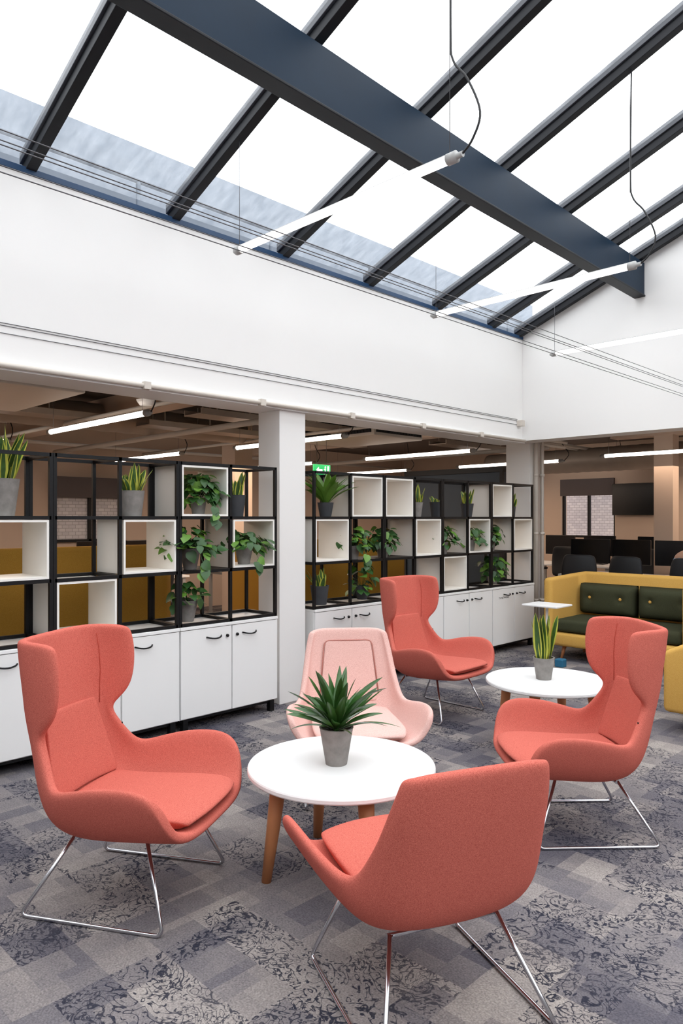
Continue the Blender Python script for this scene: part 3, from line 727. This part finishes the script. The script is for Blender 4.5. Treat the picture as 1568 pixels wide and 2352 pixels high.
for (yy0,yy1,xx) in ((4.02,6.1,-6.05),(8.0,10.3,-6.05),(1.0,3.7,-7.15),(4.1,7.6,-7.15)):
    bm=bmesh.new(); box(bm,xx-.14,xx+.14,yy0,yy1,2.52,2.53); box(bm,xx-.15,xx-.14,yy0,yy1,2.52,2.58); box(bm,xx+.14,xx+.15,yy0,yy1,2.52,2.58)
    for i in range(int((yy1-yy0)/.6)): 
        for q in (-.13,.12): box(bm,xx+q,xx+q+.01,yy0+.2+i*.6,yy0+.21+i*.6,2.53,2.819)
    o=mk('cable_tray',bm,M['duct']); top(o,'galvanised cable tray under the office ceiling','cable tray','cable trays')
n=100; pts=[]; rr=[]
for i in range(n+1):
    x=-6.9+i*8.5/n; pts.append((x,10.6,2.40)); rr.append(.19 if i%2 else .184)
bm=bmesh.new(); sweep(bm,pts,rr,28); o=mk('spiral_duct',bm,M['duct']); top(o,'large galvanised spiral air duct below the ceiling','duct')
rt=root('smoke_detector','round white smoke detector on a ceiling drop','detector',(-5.35,3.1,2.48))
bm=bmesh.new(); lathe(bm,[(0,-.05),(.05,-.045),(.07,-.02),(.08,0),(0,0)],24); mk('detector_head',bm,M['lam'],rt); rod('drop_rod',[(0,0,0),(0,0,.34)],.012,M['lam'],rt)
rt=root('meeting_pod','slate blue meeting pod with black edges','booth',(-5.85,8.45,0))
bx('body',-.8,.8,-.40,.28,.03,2.10,M['pod'],rt); 
bm=bmesh.new(); box(bm,-.82,.82,-.42,.30,2.10,2.17)
for x in (-.82,.78): box(bm,x,x+.04,-.43,-.39,0,2.10)
box(bm,.78,.82,.26,.30,0,2.10); box(bm,-.82,.82,-.42,.30,0,.03); mk('edge_trim',bm,M['podd'],rt)
rt=root('exit_sign','green emergency exit sign with arrow and running figure','sign',(-6.4,6.12,2.09))
bx('sign_panel',-.012,.012,-.14,.14,-.068,.068,M['sign'],rt,bevel=.003)
bm=bmesh.new()
def poly(pts): 
    bm.faces.new([bm.verts.new((.0135,y,z)) for y,z in pts])
poly([(-.105,0),(-.06,.04),(-.06,.022),(-.06,-.022),(-.06,-.04)]); poly([(-.06,.012),(-.06,-.012),(-.0,-.012),(-.0,.012)])
poly([(.085,-.05),(.115,-.05),(.115,.05),(.085,.05)])
poly([(.05+.011*math.cos(k*pi/5),.038+.011*math.sin(k*pi/5)) for k in range(10)])
poly([(.042,.024),(.062,.02),(.056,-.012),(.04,-.012)]); poly([(.04,-.01),(.05,-.012),(.036,-.05),(.024,-.05)]); poly([(.048,-.01),(.058,-.01),(.075,-.03),(.07,-.04)]); poly([(.042,.022),(.046,.014),(.024,.0),(.02,.008)])
mk('pictogram',bm,M['signw'],rt)
for y in (-.08,.08): rod('hanger_rod',[(0,y,.065),(0,y,.73)],.003,M['steel'],rt,6)
def win(name,origin,rz,w,z0,z1):
    bm=bmesh.new(); h=w/2
    for x in (-h,-.02,h-.04): box(bm,x,x+.04,0,.06,z0,z1)
    for z in (z0,z1-.04): box(bm,-h,h,0,.06,z,z+.04)
    o=mk(name,bm,M['black'],loc=origin,rz=rz); structure(o); return o
win('window_20',(-5.9,12.24,0),0,1.0,1.15,2.2)
o=bx('roller_blind',-.5,.5,0,.03,1.90,2.2,M['blind'],loc=(-5.9,12.15,0)); top(o,'dark grey roller blind above the window','blind')
bm=bmesh.new(); uvl=bm.loops.layers.uv.new(); v=[bm.verts.new(p) for p in ((-8,13.0,0),(-4,13.0,0),(-4,13.0,3.4),(-8,13.0,3.4))]; f=bm.faces.new(v)
for l,u in zip(f.loops,((0,0),(4,0),(4,3.4),(0,3.4))): l[uvl].uv=u
o=mk('brick_wall',bm,M['brick']); top(o,'white painted brick wall outside the window','wall')
win('window_21',(-10.14,4.95,0),pi/2,1.1,1.15,2.1)
bm=bmesh.new(); uvl=bm.loops.layers.uv.new(); v=[bm.verts.new(p) for p in ((-10.19,4.4,1.15),(-10.19,5.5,1.15),(-10.19,5.5,2.1),(-10.19,4.4,2.1))]; f=bm.faces.new(v)
for l,u in zip(f.loops,((0,0),(1.1,0),(1.1,.95),(0,.95))): l[uvl].uv=u
o=mk('brick_wall',bm,M['brick']); top(o,'white painted brick seen through the far window','wall')
o=bx('roller_blind',-10.12,-10.08,4.4,5.5,1.8,2.1,M['blind']); top(o,'dark grey roller blind above the window','blind')
rt=root('television','large black wall-mounted television','television',(-4.95,12.14,1.82))
bx('screen',-.46,.46,-.03,0,-.27,.27,M['screen'],rt,bevel=.006); bx('wall_bracket',-.15,.15,0,.058,-.1,.1,M['black'],rt)
def desk(loc,rz=0,label='white office desk with steel legs'):
    rt=root('office_desk',label,'desk',loc,rz,'office desks')
    bx('desk_top',-.8,.8,-.4,.4,.71,.74,M['lam'],rt,bevel=.003)
    for x in (-.75,.71): 
        bm=bmesh.new(); box(bm,x,x+.04,-.38,-.34,0,.67); box(bm,x,x+.04,.34,.38,0,.67); box(bm,x,x+.04,-.38,.38,.67,.71); mk('leg_frame',bm,M['capg'],rt)
    return rt
def monitor(loc,rz):
    rt=root('computer_monitor','black computer monitor on a desk','monitor',loc,rz,'desk monitors')
    bx('screen',-.27,.27,-.02,.015,.14,.47,M['screen'],rt,bevel=.006)
    bm=bmesh.new(); box(bm,-.1,.1,-.09,.09,0,.012); box(bm,-.025,.025,0.016,.035,.01,.3); mk('stand',bm,M['black'],rt); return rt
def ochair(loc,rz):
    rt=root('office_chair','black mesh-back office swivel chair','chair',loc,rz,'office swivel chairs')
    bm=bmesh.new()
    g=[]
    for i in range(6):
        z=.55+i*.1; w=.20+.035*math.sin(pi*i/5); y=-.22-.05*math.sin(pi*i/5*.8)
        g.append([bm.verts.new((w*k,y+.05*k*k,z)) for k in (-1,-.5,0,.5,1)])
    for a,b_ in zip(g,g[1:]):
        for k in range(4): bm.faces.new((a[k],a[k+1],b_[k+1],b_[k]))
    mk('mesh_back',bm,M['podd'],rt,solid=.025,subs=1)
    bx('seat',-.24,.24,-.22,.24,.44,.52,M['podd'],rt,bevel=.035,bseg=3,smooth=True)
    bm=bmesh.new(); sweep(bm,[(0,0,.07),(0,0,.44)],.03,12)
    for k in range(5):
        a=k*2*pi/5; sweep(bm,[(0,0,.09),(.27*math.cos(a),.27*math.sin(a),.065)],[.025,.015],8); sweep(bm,[(.27*math.cos(a),.27*math.sin(a)-.02,.03),(.27*math.cos(a),.27*math.sin(a)+.02,.03)],.03,12)
    sweep(bm,fillet([(0,-.05,.46),(0,-.26,.46),(0,-.27,.7)],.06),.02,8); mk('swivel_base',bm,M['black'],rt)
    for sg in (1,-1): 
        bm=bmesh.new(); sweep(bm,fillet([(sg*.22,0,.47),(sg*.28,0,.5),(sg*.28,0,.68)],.04),.014,8); box(bm,sg*.28-.03,sg*.28+.03,-.12,.12,.675,.705); mk('armrest',bm,M['black'],rt)
    return rt
d0=desk((-4.0,9.45,0)) 
for l in ((-4.0,11.3,0),(-2.3,9.45,0),(-2.3,11.3,0),(-5.7,11.3,0)): copy_thing(d0,l)
m0=monitor((-4.55,9.5,.74),.1)
for l,r in (((-4.0,9.55,.74),-.1),((-3.42,9.58,.74),.15),((-2.7,9.5,.74),0),((-4.4,11.4,.74),0),((-3.6,11.4,.74),0),((-5.3,11.4,.74),0),((-6.0,11.4,.74),0)): copy_thing(m0,l,r)
c0=ochair((-4.25,8.7,0),.15)
for l,r in (((-3.6,8.7,0),-.15),((-4.2,10.6,0),3.0),((-3.4,10.6,0),3.2),((-5.6,10.55,0),3.1)): copy_thing(c0,l,r)
for l in ((-8.6,4.6,0),(-8.6,7.0,0),(-8.6,2.6,0)): copy_thing(d0,l,pi/2)
for l,r in (((-8.6,4.3,.74),1.5),((-8.6,4.95,.74),1.6),((-8.6,7.0,.74),1.4),((-8.6,2.6,.74),1.5)): copy_thing(m0,l,r)
for l,r in (((-7.7,4.5,0),1.5),((-7.7,6.9,0),1.7)): copy_thing(c0,l,r)
# person seated at desk
rt=root('person','person in light blue shirt seated at a desk','person',(-2.93,8.75,0),.1)
copy_thing(c0,(-2.93,8.75,0),.1)
def skinbody(name,verts,edges,rad,m,rootv=0):
    me=bpy.data.meshes.new(name); me.from_pydata(verts,edges,[]); ob=bpy.data.objects.new(name,me); COL.objects.link(ob); ob.parent=rt
    me.materials.append(m); sk=ob.modifiers.new('skin','SKIN'); sk.use_smooth_shade=True
    for i,r in enumerate(rad): me.skin_vertices[0].data[i].radius=(r,r*.85)
    me.skin_vertices[0].data[rootv].use_root=True
    q=ob.modifiers.new('s','SUBSURF'); q.levels=2; q.render_levels=2; return ob
V=[(0,-.05,.62),(0,-.06,.80),(0,-.05,1.0),(0,-.04,1.08),(0,-.02,1.16),(0,0,1.22)]
E=[(0,1),(1,2),(2,3),(3,4),(4,5)]; Rr=[.14,.13,.14,.11,.052,.05]
for sg in (1,-1):
    b_=len(V); V+= [(sg*.17,-.04,1.05),(sg*.22,.02,.82),(sg*.18,.24,.79),(sg*.17,.31,.785),(sg*.16,.36,.78)]
    E+=[(3,b_),(b_,b_+1),(b_+1,b_+2),(b_+2,b_+3),(b_+3,b_+4)]; Rr+=[.065,.047,.033,.03,.025]
    for k in range(4):
        q=len(V); V+=[(sg*(.19-.02*k),.39,.78),(sg*(.195-.022*k),.43-.006*abs(k-1),.765)]; E+=[(b_+4,q),(q,q+1)]; Rr+=[.01,.008]
    q=len(V); V+=[(sg*.13,.35,.77),(sg*.115,.385,.765)]; E+=[(b_+3,q),(q,q+1)]; Rr+=[.011,.009]
    b_=len(V); V+=[(sg*.10,.0,.585),(sg*.12,.38,.56),(sg*.12,.40,.1),(sg*.12,.5,.05)]; E+=[(0,b_),(b_,b_+1),(b_+1,b_+2),(b_+2,b_+3)]; Rr+=[.09,.06,.045,.04]
skinbody('body',V,E,Rr,M['skin'])
Vs=[(0,-.05,.64),(0,-.06,.80),(0,-.05,1.0),(0,-.04,1.08),(0,-.025,1.13)]; Es=[(0,1),(1,2),(2,3),(3,4)]; Rs=[.155,.15,.158,.125,.065]
for sg in (1,-1):
    b_=len(Vs); Vs+=[(sg*.17,-.04,1.05),(sg*.22,.02,.82),(sg*.185,.22,.79)]; Es+=[(3,b_),(b_,b_+1),(b_+1,b_+2)]; Rs+=[.078,.06,.045]
skinbody('shirt',Vs,Es,Rs,M['shirt'])
Vt=[(0,-.05,.60)]; Et=[]; Rt=[.15]
for sg in (1,-1):
    b_=len(Vt); Vt+=[(sg*.10,.0,.585),(sg*.12,.38,.56),(sg*.12,.40,.12)]; Et+=[(0,b_),(b_,b_+1),(b_+1,b_+2)]; Rt+=[.105,.078,.06]
skinbody('trousers',Vt,Et,Rt,M['trouser'])
bm=bmesh.new(); bmesh.ops.create_uvsphere(bm,u_segments=24,v_segments=18,radius=.1)
for v in bm.verts:
    v.co.x*=.76; v.co.z*=1.15; v.co.y*=.95
    if v.co.z<0: v.co.x*=1+v.co.z*2.2; v.co.y*=1+v.co.z*.8
    if v.co.y>.06 and abs(v.co.x)<.02 and -.04<v.co.z<.02: v.co.y+=.02
hd=mk('head',bm,M['skin'],rt,loc=(0,.01,1.30),subs=1)
for x in (-.03,.03):
    bm=bmesh.new(); bmesh.ops.create_uvsphere(bm,u_segments=8,v_segments=6,radius=.011); mk('eye',bm,M['hair'],hd,loc=(x,.078,.005))
bx('mouth',-.025,.025,.072,.082,-.055,-.047,M['red'],hd)
for x in (-.078,.078):
    bm=bmesh.new(); bmesh.ops.create_uvsphere(bm,u_segments=8,v_segments=6,radius=.02,matrix=Matrix.Scale(.4,4,(1,0,0))@Matrix.Scale(1.5,4,(0,0,1))); mk('ear',bm,M['skin'],hd,loc=(x,0,0),smooth=True)
bm=bmesh.new(); bmesh.ops.create_uvsphere(bm,u_segments=24,v_segments=16,radius=.108)
dl=[v for v in bm.verts if v.co.z<.035 and v.co.y>-.01 or v.co.z<-.04]
bmesh.ops.delete(bm,geom=dl,context='VERTS')
for v in bm.verts: v.co.x*=.8; v.co.z*=1.15
mk('hair',bm,M['hair'],hd,smooth=True,solid=.006)
o=bx('red_folder',-.1,.1,-.14,.14,0,.05,M['red'],loc=(-4.6,9.2,.74),bevel=.004); top(o,'small red folder stack on the desk','folder')
# ---------------------------------------------------------------- lights
def area(loc,sx,sy,e,col,rot=(0,0,0)):
    l=bpy.data.lights.new('office_fill_light','AREA'); l.shape='RECTANGLE'; l.size=sx; l.size_y=sy; l.energy=e; l.color=col  # unseen fill lamps, added to brighten the office with a warm tone
    o=bpy.data.objects.new('office_fill_light',l); COL.objects.link(o); o.location=loc; o.rotation_euler=rot
for (x,y,e) in ((-7.2,2,60),(-7.2,6,64),(-7.2,10,48),(-3,10.8,46),(1.5,10.8,25)):
    area((x,y,2.2),2.0,2.5,e,(1,.76,.58))
w=bpy.data.worlds.new('World'); sc.world=w; w.use_nodes=True; nt=w.node_tree; bg=nt.nodes['Background']
sk=nt.nodes.new('ShaderNodeTexSky'); sk.sky_type='PREETHAM' if 'PREETHAM' in [i.identifier for i in sk.bl_rna.properties['sky_type'].enum_items] else sk.sky_type
mx=nt.nodes.new('ShaderNodeMix'); mx.data_type='RGBA'; mx.inputs[0].default_value=.03; mx.inputs[6].default_value=(.99,.985,.99,1)
nt.links.new(sk.outputs[0],mx.inputs[7]); nt.links.new(mx.outputs[2],bg.inputs[0]); bg.inputs[1].default_value=3.5
# ---------------------------------------------------------------- camera
cd=bpy.data.cameras.new('camera'); cam=bpy.data.objects.new('camera',cd); COL.objects.link(cam); sc.camera=cam
cam.location=(0,0,1.5)
cd.sensor_fit='VERTICAL'; cd.sensor_height=36; cd.lens=36*1650/2352; cd.shift_y=14/2352; cd.clip_start=.05
cam.rotation_euler=(pi/2,0,math.atan2(.7034,.7108))
